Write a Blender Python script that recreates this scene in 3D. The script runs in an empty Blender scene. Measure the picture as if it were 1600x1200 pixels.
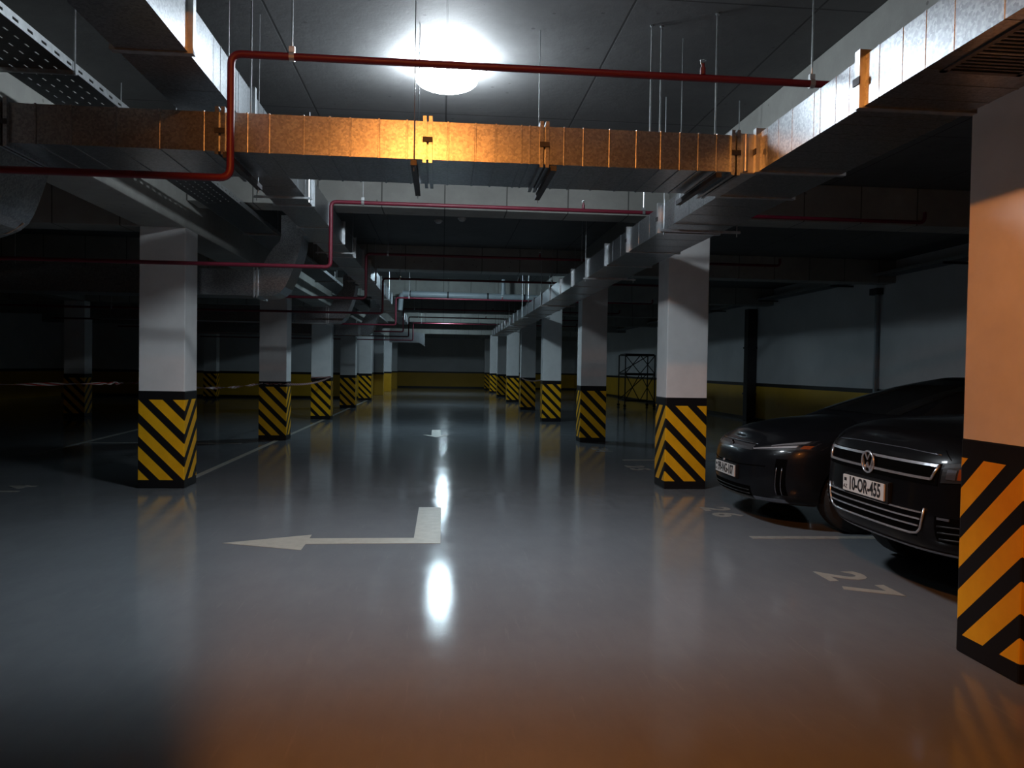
import bpy, bmesh, math, random
from mathutils import Vector, Matrix
from mathutils.bvhtree import BVHTree

random.seed(7)
SC = bpy.context.scene
COL = SC.collection

# ------------------------------------------------------------------ camera, world, exposure
yaw, pitch, roll, FPX = 0.0913, 0.0212, 0.0160, 1190.7
s, c = math.sin(yaw), math.cos(yaw)
sp, cp = math.sin(pitch), math.cos(pitch)
fw = Vector((s*cp, c*cp, -sp)); rt = Vector((c, -s, 0)); up = Vector((s*sp, c*sp, cp))
cr, sr = math.cos(roll), math.sin(roll)
R_ = rt*cr + up*sr
U_ = up*cr - rt*sr
cam_data = bpy.data.cameras.new('camera')
cam = bpy.data.objects.new('camera', cam_data)
COL.objects.link(cam)
cam_data.sensor_width = 36.0
cam_data.lens = 36.0*FPX/1600.0
cam_data.clip_start = 0.05
cam_data.clip_end = 200
m = Matrix((R_, U_, -fw)).transposed().to_4x4()
m.translation = Vector((0, 0, 1.5))
cam.matrix_world = m
SC.camera = cam

world = bpy.data.worlds.new('world')
SC.world = world
world.use_nodes = True
wb = world.node_tree.nodes['Background']
wb.inputs[0].default_value = (0.5, 0.6, 0.7, 1)
wb.inputs[1].default_value = 0.004

SC.view_settings.view_transform = 'Standard'
SC.view_settings.look = 'None'
SC.view_settings.exposure = 0.0
SC.view_settings.gamma = 1.0
SC.view_settings.use_curve_mapping = False
SC.cycles.use_denoising = True
SC.cycles.max_bounces = 8
SC.cycles.diffuse_bounces = 5
SC.cycles.sample_clamp_indirect = 6.0

WHITE_LIGHT = (0.84, 0.93, 1.0)
WARM_LIGHT = (1.0, 0.31, 0.055)
WHITE_STRENGTH = 180.0
WARM_STRENGTH = 2750.0
FAR_LIGHT = (0.68, 0.89, 1.0)
FAR_STRENGTH = 220.0

# ------------------------------------------------------------------ material helpers
def new_mat(name):
    mt = bpy.data.materials.new(name)
    mt.use_nodes = True
    nt = mt.node_tree
    return mt, nt, nt.nodes['Principled BSDF']

def N(nt, typ, **kw):
    n = nt.nodes.new(typ)
    for k, v in kw.items():
        setattr(n, k, v)
    return n

def mix_col(nt, fac, a, b):
    n = N(nt, 'ShaderNodeMix', data_type='RGBA')
    L = nt.links
    for sock, v in ((n.inputs[0], fac), (n.inputs[6], a), (n.inputs[7], b)):
        if hasattr(v, 'links'):
            L.new(v, sock)
        elif isinstance(v, (int, float)):
            sock.default_value = v
        else:
            sock.default_value = (*v, 1)
    return n.outputs[2]

def math_n(nt, op, a, b=None, cc=None):
    n = N(nt, 'ShaderNodeMath', operation=op)
    for i, v in enumerate((a, b, cc)):
        if v is None:
            continue
        if hasattr(v, 'links'):
            nt.links.new(v, n.inputs[i])
        else:
            n.inputs[i].default_value = v
    return n.outputs[0]

def noise(nt, scale, detail=4, rough=0.6, stretch=None, coord='Object'):
    tc = N(nt, 'ShaderNodeTexCoord')
    n = N(nt, 'ShaderNodeTexNoise')
    n.inputs['Scale'].default_value = scale
    n.inputs['Detail'].default_value = detail
    n.inputs['Roughness'].default_value = rough
    if stretch:
        mp = N(nt, 'ShaderNodeMapping')
        mp.inputs['Scale'].default_value = stretch
        nt.links.new(tc.outputs[coord], mp.inputs[0])
        nt.links.new(mp.outputs[0], n.inputs['Vector'])
    else:
        nt.links.new(tc.outputs[coord], n.inputs['Vector'])
    return n.outputs['Fac']

def ramp(nt, fac, p0, p1):
    n = N(nt, 'ShaderNodeMapRange')
    nt.links.new(fac, n.inputs[0])
    n.inputs[1].default_value = p0
    n.inputs[2].default_value = p1
    return n.outputs[0]

def bump(nt, bsdf, h, strength, dist=0.01):
    b = N(nt, 'ShaderNodeBump')
    b.inputs['Strength'].default_value = strength
    b.inputs['Distance'].default_value = dist
    nt.links.new(h, b.inputs['Height'])
    nt.links.new(b.outputs[0], bsdf.inputs['Normal'])

def plain(name, col, rough=0.5, metal=0.0, var=0.12, nscale=6.0, coat=0.0, spec=None, stretch=None, bmp=0.0):
    mt, nt, b = new_mat(name)
    f = ramp(nt, noise(nt, nscale, stretch=stretch), 0.3, 0.7)
    lo = tuple(max(0, x*(1-var)) for x in col)
    hi = tuple(min(1, x*(1+var)) for x in col)
    nt.links.new(mix_col(nt, f, lo, hi), b.inputs['Base Color'])
    b.inputs['Roughness'].default_value = rough
    b.inputs['Metallic'].default_value = metal
    b.inputs['Coat Weight'].default_value = coat
    b.inputs['Coat Roughness'].default_value = 0.03
    if spec is not None:
        b.inputs['Specular IOR Level'].default_value = spec
    if bmp:
        bump(nt, b, noise(nt, nscale*4), bmp, 0.004)
    return mt

def emit(name, col, st):
    mt, nt, b = new_mat(name)
    b.inputs['Base Color'].default_value = (0.8, 0.8, 0.8, 1)
    b.inputs['Emission Color'].default_value = (*col, 1)
    b.inputs['Emission Strength'].default_value = st
    return mt

# ------------------------------------------------------------------ materials
M = {}
def concrete(name, col, seam_x, seam_y, axis_swap, seam_dark=0.85, var=0.22):
    mt, nt, b = new_mat(name)
    tc = N(nt, 'ShaderNodeTexCoord')
    n1 = ramp(nt, noise(nt, 0.9, 6, 0.65), 0.3, 0.7)
    n2 = ramp(nt, noise(nt, 7, 5, 0.7), 0.35, 0.7)
    a = mix_col(nt, n1, tuple(x*(1-var) for x in col), tuple(x*(1+var) for x in col))
    a = mix_col(nt, math_n(nt, 'MULTIPLY', n2, 0.35), a, tuple(x*0.72 for x in col))
    br = N(nt, 'ShaderNodeTexBrick')
    br.offset = 0.0
    br.inputs['Scale'].default_value = 1.0
    br.inputs['Mortar Size'].default_value = 0.009
    br.inputs['Mortar Smooth'].default_value = 0.4
    br.inputs['Brick Width'].default_value = seam_x
    br.inputs['Row Height'].default_value = seam_y
    mp = N(nt, 'ShaderNodeMapping')
    if axis_swap:
        mp.inputs['Rotation'].default_value = axis_swap
    nt.links.new(tc.outputs['Object'], mp.inputs[0])
    nt.links.new(mp.outputs[0], br.inputs['Vector'])
    # pores of the cast face
    vo = N(nt, 'ShaderNodeTexVoronoi')
    vo.inputs['Scale'].default_value = 5.0
    nt.links.new(tc.outputs['Object'], vo.inputs['Vector'])
    pore = math_n(nt, 'LESS_THAN', vo.outputs['Distance'], 0.07)
    a = mix_col(nt, math_n(nt, 'MULTIPLY', pore, 0.6), a, tuple(x*0.3 for x in col))
    a = mix_col(nt, math_n(nt, 'MULTIPLY', br.outputs['Fac'], seam_dark), a, tuple(x*0.15 for x in col))
    nt.links.new(a, b.inputs['Base Color'])
    b.inputs['Roughness'].default_value = 0.75
    h = math_n(nt, 'SUBTRACT', noise(nt, 12, 6, 0.7), math_n(nt, 'MULTIPLY', br.outputs['Fac'], 0.6))
    bump(nt, b, h, 0.35, 0.008)
    return mt
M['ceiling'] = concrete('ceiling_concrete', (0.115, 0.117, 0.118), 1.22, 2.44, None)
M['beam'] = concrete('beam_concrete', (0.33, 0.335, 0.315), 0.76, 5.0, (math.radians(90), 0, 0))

def floor_mat():
    mt, nt, b = new_mat('epoxy_floor')
    n1 = ramp(nt, noise(nt, 0.5, 5, 0.6), 0.3, 0.7)
    n2 = ramp(nt, noise(nt, 5, 6, 0.7, stretch=(1.6, 0.6, 1)), 0.4, 0.75)
    a = mix_col(nt, n1, (0.155, 0.173, 0.19), (0.195, 0.214, 0.232))
    a = mix_col(nt, math_n(nt, 'MULTIPLY', n2, 0.35), a, (0.13, 0.145, 0.165))
    sc = ramp(nt, noise(nt, 30, 3, 0.6, stretch=(1, 0.08, 1)), 0.62, 0.7)
    a = mix_col(nt, math_n(nt, 'MULTIPLY', sc, 0.12), a, (0.3, 0.31, 0.32))
    nt.links.new(a, b.inputs['Base Color'])
    r = N(nt, 'ShaderNodeMapRange')
    nt.links.new(noise(nt, 2.2, 6, 0.7), r.inputs[0])
    r.inputs[1].default_value = 0.3; r.inputs[2].default_value = 0.75
    r.inputs[3].default_value = 0.06; r.inputs[4].default_value = 0.14
    nt.links.new(r.outputs[0], b.inputs['Roughness'])
    b.inputs['Specular IOR Level'].default_value = 0.23
    hh = math_n(nt, 'ADD', noise(nt, 45, 4, 0.65), math_n(nt, 'MULTIPLY', noise(nt, 1.6, 3, 0.5), 1.2))
    bump(nt, b, hh, 0.10, 0.004)
    return mt
M['floor'] = floor_mat()

def wall_mat():
    mt, nt, b = new_mat('painted_wall')
    tc = N(nt, 'ShaderNodeTexCoord')
    sx = N(nt, 'ShaderNodeSeparateXYZ')
    nt.links.new(tc.outputs['Object'], sx.inputs[0])
    z = sx.outputs['Z']
    n1 = ramp(nt, noise(nt, 0.8, 5, 0.6), 0.3, 0.7)
    white = mix_col(nt, n1, (0.64, 0.66, 0.68), (0.76, 0.78, 0.80))
    yel = mix_col(nt, n1, (0.62, 0.36, 0.02), (0.74, 0.44, 0.03))
    a = mix_col(nt, math_n(nt, 'LESS_THAN', z, 1.16), white, (0.012, 0.012, 0.014))
    a = mix_col(nt, math_n(nt, 'LESS_THAN', z, 1.06), a, yel)
    nt.links.new(a, b.inputs['Base Color'])
    b.inputs['Roughness'].default_value = 0.5
    bump(nt, b, noise(nt, 20, 4), 0.12, 0.004)
    return mt
M['wall'] = wall_mat()
M['plaster'] = plain('column_paint', (0.76, 0.765, 0.77), 0.75, 0, 0.06, 3.0, spec=0.2, bmp=0.08)
M['black_paint'] = plain('black_paint', (0.012, 0.012, 0.014), 0.35)

def hazard(name, sgn, edge):
    """painted diagonal stripes that meet in a chevron on the inner corner of a column"""
    mt, nt, b = new_mat(name)
    tc = N(nt, 'ShaderNodeTexCoord')
    sx = N(nt, 'ShaderNodeSeparateXYZ')
    nt.links.new(tc.outputs['Object'], sx.inputs[0])
    X, Y, Z = sx.outputs
    e = math_n(nt, 'ADD', math_n(nt, 'ADD', Z, X), math_n(nt, 'MULTIPLY', Y, sgn))
    t = math_n(nt, 'FRACT', math_n(nt, 'DIVIDE', math_n(nt, 'ADD', e, 10*0.276-edge), 0.276))
    yel = math_n(nt, 'GREATER_THAN', t, 0.43)
    inside = math_n(nt, 'MULTIPLY', math_n(nt, 'GREATER_THAN', Z, 0.10), math_n(nt, 'LESS_THAN', Z, 1.055))
    f = math_n(nt, 'MULTIPLY', yel, inside)
    n1 = ramp(nt, noise(nt, 5, 5, 0.6), 0.3, 0.7)
    y = mix_col(nt, n1, (0.80, 0.41, 0.008), (0.92, 0.50, 0.014))
    a = mix_col(nt, f, (0.010, 0.010, 0.012), y)
    nt.links.new(a, b.inputs['Base Color'])
    b.inputs['Roughness'].default_value = 0.45
    b.inputs['Specular IOR Level'].default_value = 0.2
    return mt
M['hazard_left'] = hazard('hazard_stripes_left', -1.0, 0.532)
M['hazard_right'] = hazard('hazard_stripes_right', 1.0, 1.054)

def galv():
    mt, nt, b = new_mat('galvanised_sheet')
    tc = N(nt, 'ShaderNodeTexCoord')
    vo = N(nt, 'ShaderNodeTexVoronoi')
    vo.inputs['Scale'].default_value = 80.0
    nt.links.new(tc.outputs['Object'], vo.inputs['Vector'])
    sxx = N(nt, 'ShaderNodeSeparateXYZ')
    nt.links.new(vo.outputs['Color'], sxx.inputs[0])
    rnd = sxx.outputs['X']
    n1 = ramp(nt, noise(nt, 2.5, 4), 0.3, 0.7)
    a = mix_col(nt, rnd, (0.24, 0.26, 0.28), (0.42, 0.445, 0.47))
    a = mix_col(nt, math_n(nt, 'MULTIPLY', n1, 0.3), a, (0.24, 0.26, 0.28))
    nt.links.new(a, b.inputs['Base Color'])
    b.inputs['Metallic'].default_value = 0.9
    r = N(nt, 'ShaderNodeMapRange')
    nt.links.new(noise(nt, 1.5, 2), r.inputs[0])
    r.inputs[3].default_value = 0.26; r.inputs[4].default_value = 0.36
    nt.links.new(r.outputs[0], b.inputs['Roughness'])
    bump(nt, b, noise(nt, 3.0, 2), 0.22, 0.006)
    return mt
M['galv'] = galv()
M['zinc'] = plain('zinc_steel', (0.55, 0.58, 0.60), 0.35, 0.85, 0.15, 20)
M['dark_steel'] = plain('dark_steel', (0.05, 0.05, 0.055), 0.5, 0.6, 0.2, 20)
M['tray'] = plain('tray_steel', (0.13, 0.14, 0.15), 0.45, 0.8, 0.15, 15)
M['red'] = plain('red_pipe_paint', (0.12, 0.006, 0.020), 0.5, 0, 0.12, 9)
M['pvc'] = plain('grey_plastic_pipe', (0.36, 0.42, 0.46), 0.35, 0, 0.06, 4)
M['road'] = plain('floor_marking_paint', (0.38, 0.375, 0.33), 0.42, 0, 0.14, 12)
M['road_worn'] = plain('worn_marking_paint', (0.30, 0.295, 0.27), 0.45, 0, 0.25, 16)
M['housing'] = plain('lamp_housing_plastic', (0.6, 0.62, 0.63), 0.4)
M['lamp_white'] = emit('lamp_white_diffuser', WHITE_LIGHT, WHITE_STRENGTH)
M['lamp_far'] = emit('lamp_far_diffuser', FAR_LIGHT, FAR_STRENGTH)
M['lamp_warm'] = emit('lamp_warm_diffuser', WARM_LIGHT, WARM_STRENGTH)
M['grille'] = plain('vent_grille_metal', (0.10, 0.10, 0.105), 0.45, 0.6)
M['carpaint'] = plain('black_car_paint', (0.004, 0.004, 0.005), 0.3, 0, 0.1, 3, coat=0.2, spec=0.12)
M['carpaint2'] = plain('dark_grey_car_paint', (0.006, 0.007, 0.009), 0.28, 0, 0.1, 3, coat=0.25, spec=0.15)
M['cartrim'] = plain('black_car_trim', (0.008, 0.008, 0.009), 0.45)
M['gap'] = plain('dark_opening', (0.002, 0.002, 0.002), 0.9, spec=0.02)
M['chrome'] = plain('chrome', (0.55, 0.57, 0.61), 0.26, 0.75, 0.03)
M['satin'] = plain('satin_metal', (0.30, 0.32, 0.36), 0.25, 0.9, 0.05)
M['rubber'] = plain('tyre_rubber', (0.012, 0.012, 0.012), 0.8)
M['alloy'] = plain('alloy_wheel', (0.18, 0.18, 0.19), 0.3, 0.9)
M['plate'] = plain('number_plate_white', (0.62, 0.62, 0.60), 0.4, 0, 0.05)
M['ink'] = plain('plate_ink', (0.012, 0.012, 0.014), 0.5)
M['amber'] = plain('amber_lens', (0.25, 0.06, 0.015), 0.15, 0, 0.1, coat=1.0)
M['lens'] = plain('headlamp_reflector', (0.7, 0.73, 0.78), 0.2, 0.5, 0.05, coat=1.0)
M['grey_panel'] = plain('grey_grille_panel', (0.06, 0.06, 0.065), 0.4, 0.3)

def glass_mat():
    mt, nt, b = new_mat('car_glass')
    f = ramp(nt, noise(nt, 2.0), 0.2, 0.8)
    nt.links.new(mix_col(nt, f, (0.010, 0.012, 0.014), (0.016, 0.018, 0.020)), b.inputs['Base Color'])
    b.inputs['Roughness'].default_value = 0.04
    b.inputs['Transmission Weight'].default_value = 0.25
    return mt
M['glass'] = glass_mat()

def tape_mat():
    mt, nt, b = new_mat('barrier_tape_stripes')
    uv = N(nt, 'ShaderNodeUVMap')
    sx = N(nt, 'ShaderNodeSeparateXYZ')
    nt.links.new(uv.outputs[0], sx.inputs[0])
    t = math_n(nt, 'FRACT', math_n(nt, 'ADD', math_n(nt, 'MULTIPLY', sx.outputs[0], 4.0), sx.outputs[1]))
    a = mix_col(nt, math_n(nt, 'GREATER_THAN', t, 0.5), (0.34, 0.32, 0.31), (0.20, 0.02, 0.018))
    nt.links.new(a, b.inputs['Base Color'])
    b.inputs['Roughness'].default_value = 0.35
    return mt
M['tape'] = tape_mat()

# ------------------------------------------------------------------ geometry helpers
class MB:
    """collects faces in world coordinates; build() links them as ONE mesh object"""
    def __init__(self):
        self.v = []; self.f = []
    def add(self, vs, fs):
        o = len(self.v)
        self.v += [tuple(p) for p in vs]
        self.f += [tuple(i+o for i in f) for f in fs]
        return self
    def box(self, x0, x1, y0, y1, z0, z1):
        vs = [(x, y, z) for z in (z0, z1) for y in (y0, y1) for x in (x0, x1)]
        return self.add(vs, [(0,2,3,1),(4,5,7,6),(0,1,5,4),(2,6,7,3),(0,4,6,2),(1,3,7,5)])
    def prism(self, poly, axis, a, b):
        """poly: 2D outline in the two axes other than `axis`, swept from a to b"""
        def P(u, v, w):
            return (w, u, v) if axis == 'X' else (u, w, v) if axis == 'Y' else (u, v, w)
        n = len(poly)
        vs = [P(u, v, a) for u, v in poly] + [P(u, v, b) for u, v in poly]
        fs = [tuple(range(n-1, -1, -1)), tuple(range(n, 2*n))]
        fs += [(i, (i+1) % n, n+(i+1) % n, n+i) for i in range(n)]
        return self.add(vs, fs)
    def tube(self, path, r, n=10, caps=True):
        pts = [Vector(p) for p in path]
        rings = []
        prev = None
        for i, p in enumerate(pts):
            if i == 0: t = pts[1]-pts[0]
            elif i == len(pts)-1: t = pts[-1]-pts[-2]
            else: t = (pts[i+1]-p).normalized()+(p-pts[i-1]).normalized()
            t.normalize()
            if prev is None:
                a = Vector((0, 0, 1)) if abs(t.z) < 0.9 else Vector((1, 0, 0))
                u = t.cross(a).normalized()
            else:
                u = (prev - t*prev.dot(t)).normalized()
            prev = u
            w = t.cross(u)
            rr = r[i] if isinstance(r, (list, tuple)) else r
            rings.append([p+(u*math.cos(2*math.pi*k/n)+w*math.sin(2*math.pi*k/n))*rr for k in range(n)])
        vs = [q for rg in rings for q in rg]
        fs = []
        for i in range(len(rings)-1):
            for k in range(n):
                k2 = (k+1) % n
                fs.append((i*n+k, i*n+k2, (i+1)*n+k2, (i+1)*n+k))
        if caps:
            fs.append(tuple(range(n-1, -1, -1)))
            o = (len(rings)-1)*n
            fs.append(tuple(range(o, o+n)))
        return self.add(vs, fs)
    def disc(self, cx, cy, cz, r, h, n=20):
        return self.tube([(cx, cy, cz), (cx, cy, cz+h)], r, n)
    def build(self, name, mat, parent=None, smooth=False, bevel=0.0, origin=None):
        me = bpy.data.meshes.new(name)
        base = Vector(origin) if origin is not None else (Vector(parent['base']) if parent is not None else Vector((0, 0, 0)))
        me.from_pydata([tuple(Vector(p)-base) for p in self.v], [], self.f)
        bm = bmesh.new(); bm.from_mesh(me)
        bmesh.ops.recalc_face_normals(bm, faces=bm.faces)
        if bevel:
            bmesh.ops.bevel(bm, geom=bm.edges[:], offset=bevel, segments=2, affect='EDGES', profile=0.6)
        bm.to_mesh(me); bm.free()
        if smooth:
            me.polygons.foreach_set('use_smooth', [True]*len(me.polygons))
            try: me.set_sharp_from_angle(angle=math.radians(40))
            except Exception: pass
        me.materials.append(mat)
        return link(name, me, parent, base)

def link(name, me, parent, base):
    o = bpy.data.objects.new(name, me)
    COL.objects.link(o)
    if parent is not None:
        o.parent = parent
        off = Vector(base)-Vector(parent['base'])
        o.location = off
        o['base'] = tuple(base)
    else:
        o.location = base
        o['base'] = tuple(base)
    return o

def copy_part(o, parent, off):
    """same mesh data, shifted by off inside the parent"""
    k = o.copy(); COL.objects.link(k)
    k.parent = parent
    k.location = Vector(o.location)+Vector(off)
    return k

def tag(o, label, cat, group=None, kind=None):
    o['label'] = label; o['category'] = cat
    if group: o['group'] = group
    if kind: o['kind'] = kind
    return o

def thing(name, loc, label, cat, group=None):
    o = bpy.data.objects.new(name, None)
    COL.objects.link(o)
    o.location = loc
    o.empty_display_size = 0.1
    o['base'] = tuple(loc)
    return tag(o, label, cat, group)

def copy_thing(root, loc, label, group=None):
    r = root.copy(); COL.objects.link(r)
    r.location = loc; r['base'] = tuple(loc)
    r['label'] = label
    if group: r['group'] = group
    for ch in list(root.children):
        k = ch.copy(); COL.objects.link(k); k.parent = r
        for g in ch.children:
            d = g.copy(); COL.objects.link(d); d.parent = k
    return r

def struct(o):
    o['kind'] = 'structure'
    return o

def arc(cx, cz, r, a0, a1, n):
    return [(cx+r*math.cos(math.radians(a0+(a1-a0)*i/n)), cz+r*math.sin(math.radians(a0+(a1-a0)*i/n))) for i in range(n+1)]

def bend_path(pts, r, n=6):
    """polyline with rounded corners"""
    pts = [Vector(p) for p in pts]
    out = [pts[0]]
    for i in range(1, len(pts)-1):
        a = (pts[i-1]-pts[i]).normalized(); b = (pts[i+1]-pts[i]).normalized()
        p0 = pts[i]+a*r; p1 = pts[i]+b*r
        for k in range(n+1):
            t = k/n
            out.append(p0*(1-t)**2 + pts[i]*2*t*(1-t) + p1*t*t)
    out.append(pts[-1])
    return out

# ------------------------------------------------------------------ the setting
ROW0, ROWS, CW, CD = 3.43, 5.945, 0.527, 0.45
XL, XR, XL2 = -3.05, 2.81, -9.50
def rowy(k): return ROW0+ROWS*k
ZC, ZBEAM, ZLONG = 3.90, 3.42, 3.10
X0, X1, Y0, Y1 = -16.5, 9.5, -8.0, 54.5

struct(MB().box(X0-.2, X1+.2, Y0-.2, Y1+.2, -0.2, 0).build('floor', M['floor']))
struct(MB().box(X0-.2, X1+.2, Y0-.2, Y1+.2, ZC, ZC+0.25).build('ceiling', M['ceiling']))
struct(MB().box(X1, X1+.2, Y0, Y1, 0, ZC).build('wall_right', M['wall']))
struct(MB().box(X0-.2, X0, Y0, Y1, 0, ZC).build('wall_left', M['wall']))
struct(MB().box(X0, X1, Y1, Y1+.2, 0, ZC).build('wall_far', M['wall']))
struct(MB().box(X0, X1, Y0-.2, Y0, 0, ZC).build('wall_near', M['wall']))
# the left parking area ends early; the wall then follows the aisle
struct(MB().box(X0, -3.45, 34.8, 35.0, 0, ZC).build('wall_inner', M['wall']))
w = MB().box(-3.65, -3.45, 35.0, Y1, 0, ZC)
struct(w.build('wall_aisle', M['wall']))
for k in (6, 7, 8):
    struct(MB().box(-3.448, -2.98, rowy(k), rowy(k)+CD, 0, ZLONG).build('trim_%d' % (k-5), M['wall'], bevel=0.008))
struct(MB().box(X1-.015, X1-.001, Y0, Y1, 0, 0.1).build('baseboard_right', M['black_paint']))
struct(MB().box(-3.44, X1-.02, Y1-.015, Y1-.001, 0, 0.1).build('baseboard_far', M['black_paint']))
struct(MB().box(X0, -3.45, 34.785, 34.799, 0, 0.1).build('baseboard_inner', M['black_paint']))

for k in range(0, 9):
    y = rowy(k); yb_ = y+CD-(0.15 if k == 0 else 0.001)
    struct(MB().box(XL+.001, XR-.001, y+0.001, yb_, ZBEAM, ZC-.001).build('ceiling_beam', M['beam'], bevel=0.012))
    struct(MB().box(X0, XL-CW-.001, y+0.001, yb_, ZLONG+.001, ZC-.001).build('ceiling_beam', M['beam'], bevel=0.012))
    struct(MB().box(XR+CW+.001, X1, y+0.001, yb_, ZBEAM, ZC-.001).build('ceiling_beam', M['beam'], bevel=0.012))
for xa, zz in ((XL-CW, ZLONG), (XR, ZBEAM+.002)):
    struct(MB().box(xa+.001, xa+CW-.001, Y0, Y1, zz, ZC-.002).build('ceiling_beam', M['beam'], bevel=0.012))
struct(MB().box(XL2-CW+.001, XL2-.001, Y0, 34.8, ZLONG, ZC-.002).build('ceiling_beam', M['beam'], bevel=0.012))

# ------------------------------------------------------------------ columns
ORD = ['first', 'second', 'third', 'fourth', 'fifth', 'sixth', 'seventh', 'eighth', 'ninth']
def column(side, x, k, label, group):
    """root stands on the inner front corner of the shaft"""
    base = (x, rowy(k), 0)
    r = thing('concrete_column', base, label, 'column', group)
    xa, xb = (x-CW, x) if side == 'left' else (x, x+CW)
    y = rowy(k)
    MB().box(xa, xb, y, y+CD, 0.0, ZLONG if side == 'left' else ZBEAM).build('shaft', M['plaster'], r, bevel=0.01)
    e = 0.004
    mb = MB()
    mb.box(xa-e, xb+e, y-e, y+CD+e, 0.001, 1.16)
    mb.build('hazard_band', M['hazard_'+side], r, bevel=0.012)
    return r

cr1 = column('right', XR, 0, 'orange-lit column with diagonal hazard stripes at the right picture edge', 'columns along the right of the aisle')
where = {1: 'white striped column beside the parked dark saloon car, second of the right row',
         2: 'third column of the right row, just beyond the column beside the saloon'}
for k in range(1, 9):
    copy_thing(cr1, (XR, rowy(k), 0), where.get(k, 'white column with hazard stripes, %s of the right row counting from the camera' % ORD[k]))
cl1 = column('left', XL, 1, 'large white column with V-shaped hazard stripes, nearest on the left of the aisle', 'columns along the left of the aisle')
copy_thing(cl1, (XL, rowy(0), 0), 'white striped column left of the camera, beside the near end of the duct crossing')
for k in range(2, 6):
    copy_thing(cl1, (XL, rowy(k), 0), 'white column with hazard stripes, %s along the left side of the aisle' % ORD[k-1])
for k, lab in ((1, 'dark column at the far end of the barrier tape on the left'), (3, 'dim striped column alone in the dark left bay'),
               (4, 'dim column in the left bay, behind the nearest left column'), (5, 'dim column before the yellow banded wall of the left bay')):
    copy_thing(cl1, (XL2, rowy(k), 0), lab, 'columns deep in the left bay')

# ------------------------------------------------------------------ lamps
def lamp(y, x, mat, label, z=ZC, lx=0.50, hang=0.125, rz=0.085):
    r = thing('bulkhead_lamp', (x, y, z), label, 'lamp', 'ceiling lamps over the aisle')
    zc = z-hang
    n, k = 12, 28
    vs, fs = [], []
    for i in range(1, n):
        a = -math.pi/2+math.pi*i/n
        for q in range(k):
            b = 2*math.pi*q/k
            vs.append((x+lx/2*math.cos(a)*math.cos(b), y+lx/2*math.cos(a)*math.sin(b), zc+rz*math.sin(a)))
    for i in range(n-2):
        for q in range(k):
            fs.append((i*k+q, i*k+(q+1) % k, (i+1)*k+(q+1) % k, (i+1)*k+q))
    fs.append(tuple(range(k))); fs.append(tuple((n-2)*k+q for q in range(k)))
    MB().add(vs, fs).build('diffuser', mat, r, smooth=True)
    MB().disc(x, y, zc+rz*.9, 0.06, z-.001-zc-rz*.9, 16).build('ceiling_mount', M['housing'], r)
    j = MB().disc(x+lx/2+.03, y, z-.06, 0.04, 0.058, 12).build('junction_box', M['housing'], r)
    MB().tube([(x+lx/2+.07, y, z-.02), (x+lx/2+1.9, y, z-.02)], 0.009, 6).build('conduit', M['dark_steel'], r)
    return r
lamp(6.10, 0.0, M['lamp_white'], 'lit white ceiling lamp nearest the camera, above the cross duct')
lamp(17.9, 0.0, M['lamp_far'], 'lit white ceiling lamp two bays down the aisle behind a beam', lx=0.40, hang=0.085, rz=0.06)
lamp(30.4, 0.05, M['lamp_far'], 'lit white ceiling lamp four bays down the aisle', lx=0.38, hang=0.085, rz=0.06)
lamp(42.2, 0.1, M['lamp_far'], 'lit white ceiling lamp near the far wall', lx=0.38, hang=0.085, rz=0.06)
wl = thing('bulb_lamp', (-0.25, 0.9, ZC), 'warm orange bulb on the slab above the camera', 'lamp')
MB().tube([(-.25, .9, ZC-.001), (-.25, .9, ZC-.04), (-.25, .9, ZC-.06)], [.07, .07, .04], 18).build('lamp_base', M['housing'], wl)
MB().tube([(-.25, .9, ZC-.045), (-.25, .9, ZC-.09), (-.25, .9, ZC-.15), (-.25, .9, ZC-.178)], [.06, .12, .23, .27], 24, caps=False).build('added_lamp_shade', M['housing'], wl, smooth=True)  # unseen dish added to cut the bulb's near-horizontal light
bm_ = MB()
bm_.tube([(-.25, .9, ZC-.061-.12*q/8) for q in range(9)], [.02+.045*math.sin(math.pi*q/8) for q in range(9)], 18)
bm_.build('bulb', M['lamp_warm'], wl, smooth=True)
sg = thing('light_block_panel', (-1.0, 1.5, 2.5), 'unseen metal panel added above the camera to block the warm bulb', 'panel')  # invented out of view; keeps warm light off the left floor and elbow
MB().box(-1.34, -0.44, 1.485, 1.515, 2.5, 3.62).build('panel', M['zinc'], sg, bevel=0.006)
for x_ in (-1.2, -0.6):
    MB().tube([(x_, 1.5, 3.62), (x_, 1.5, ZC)], 0.006, 6).build('hanger_rod', M['zinc'], sg)

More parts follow.
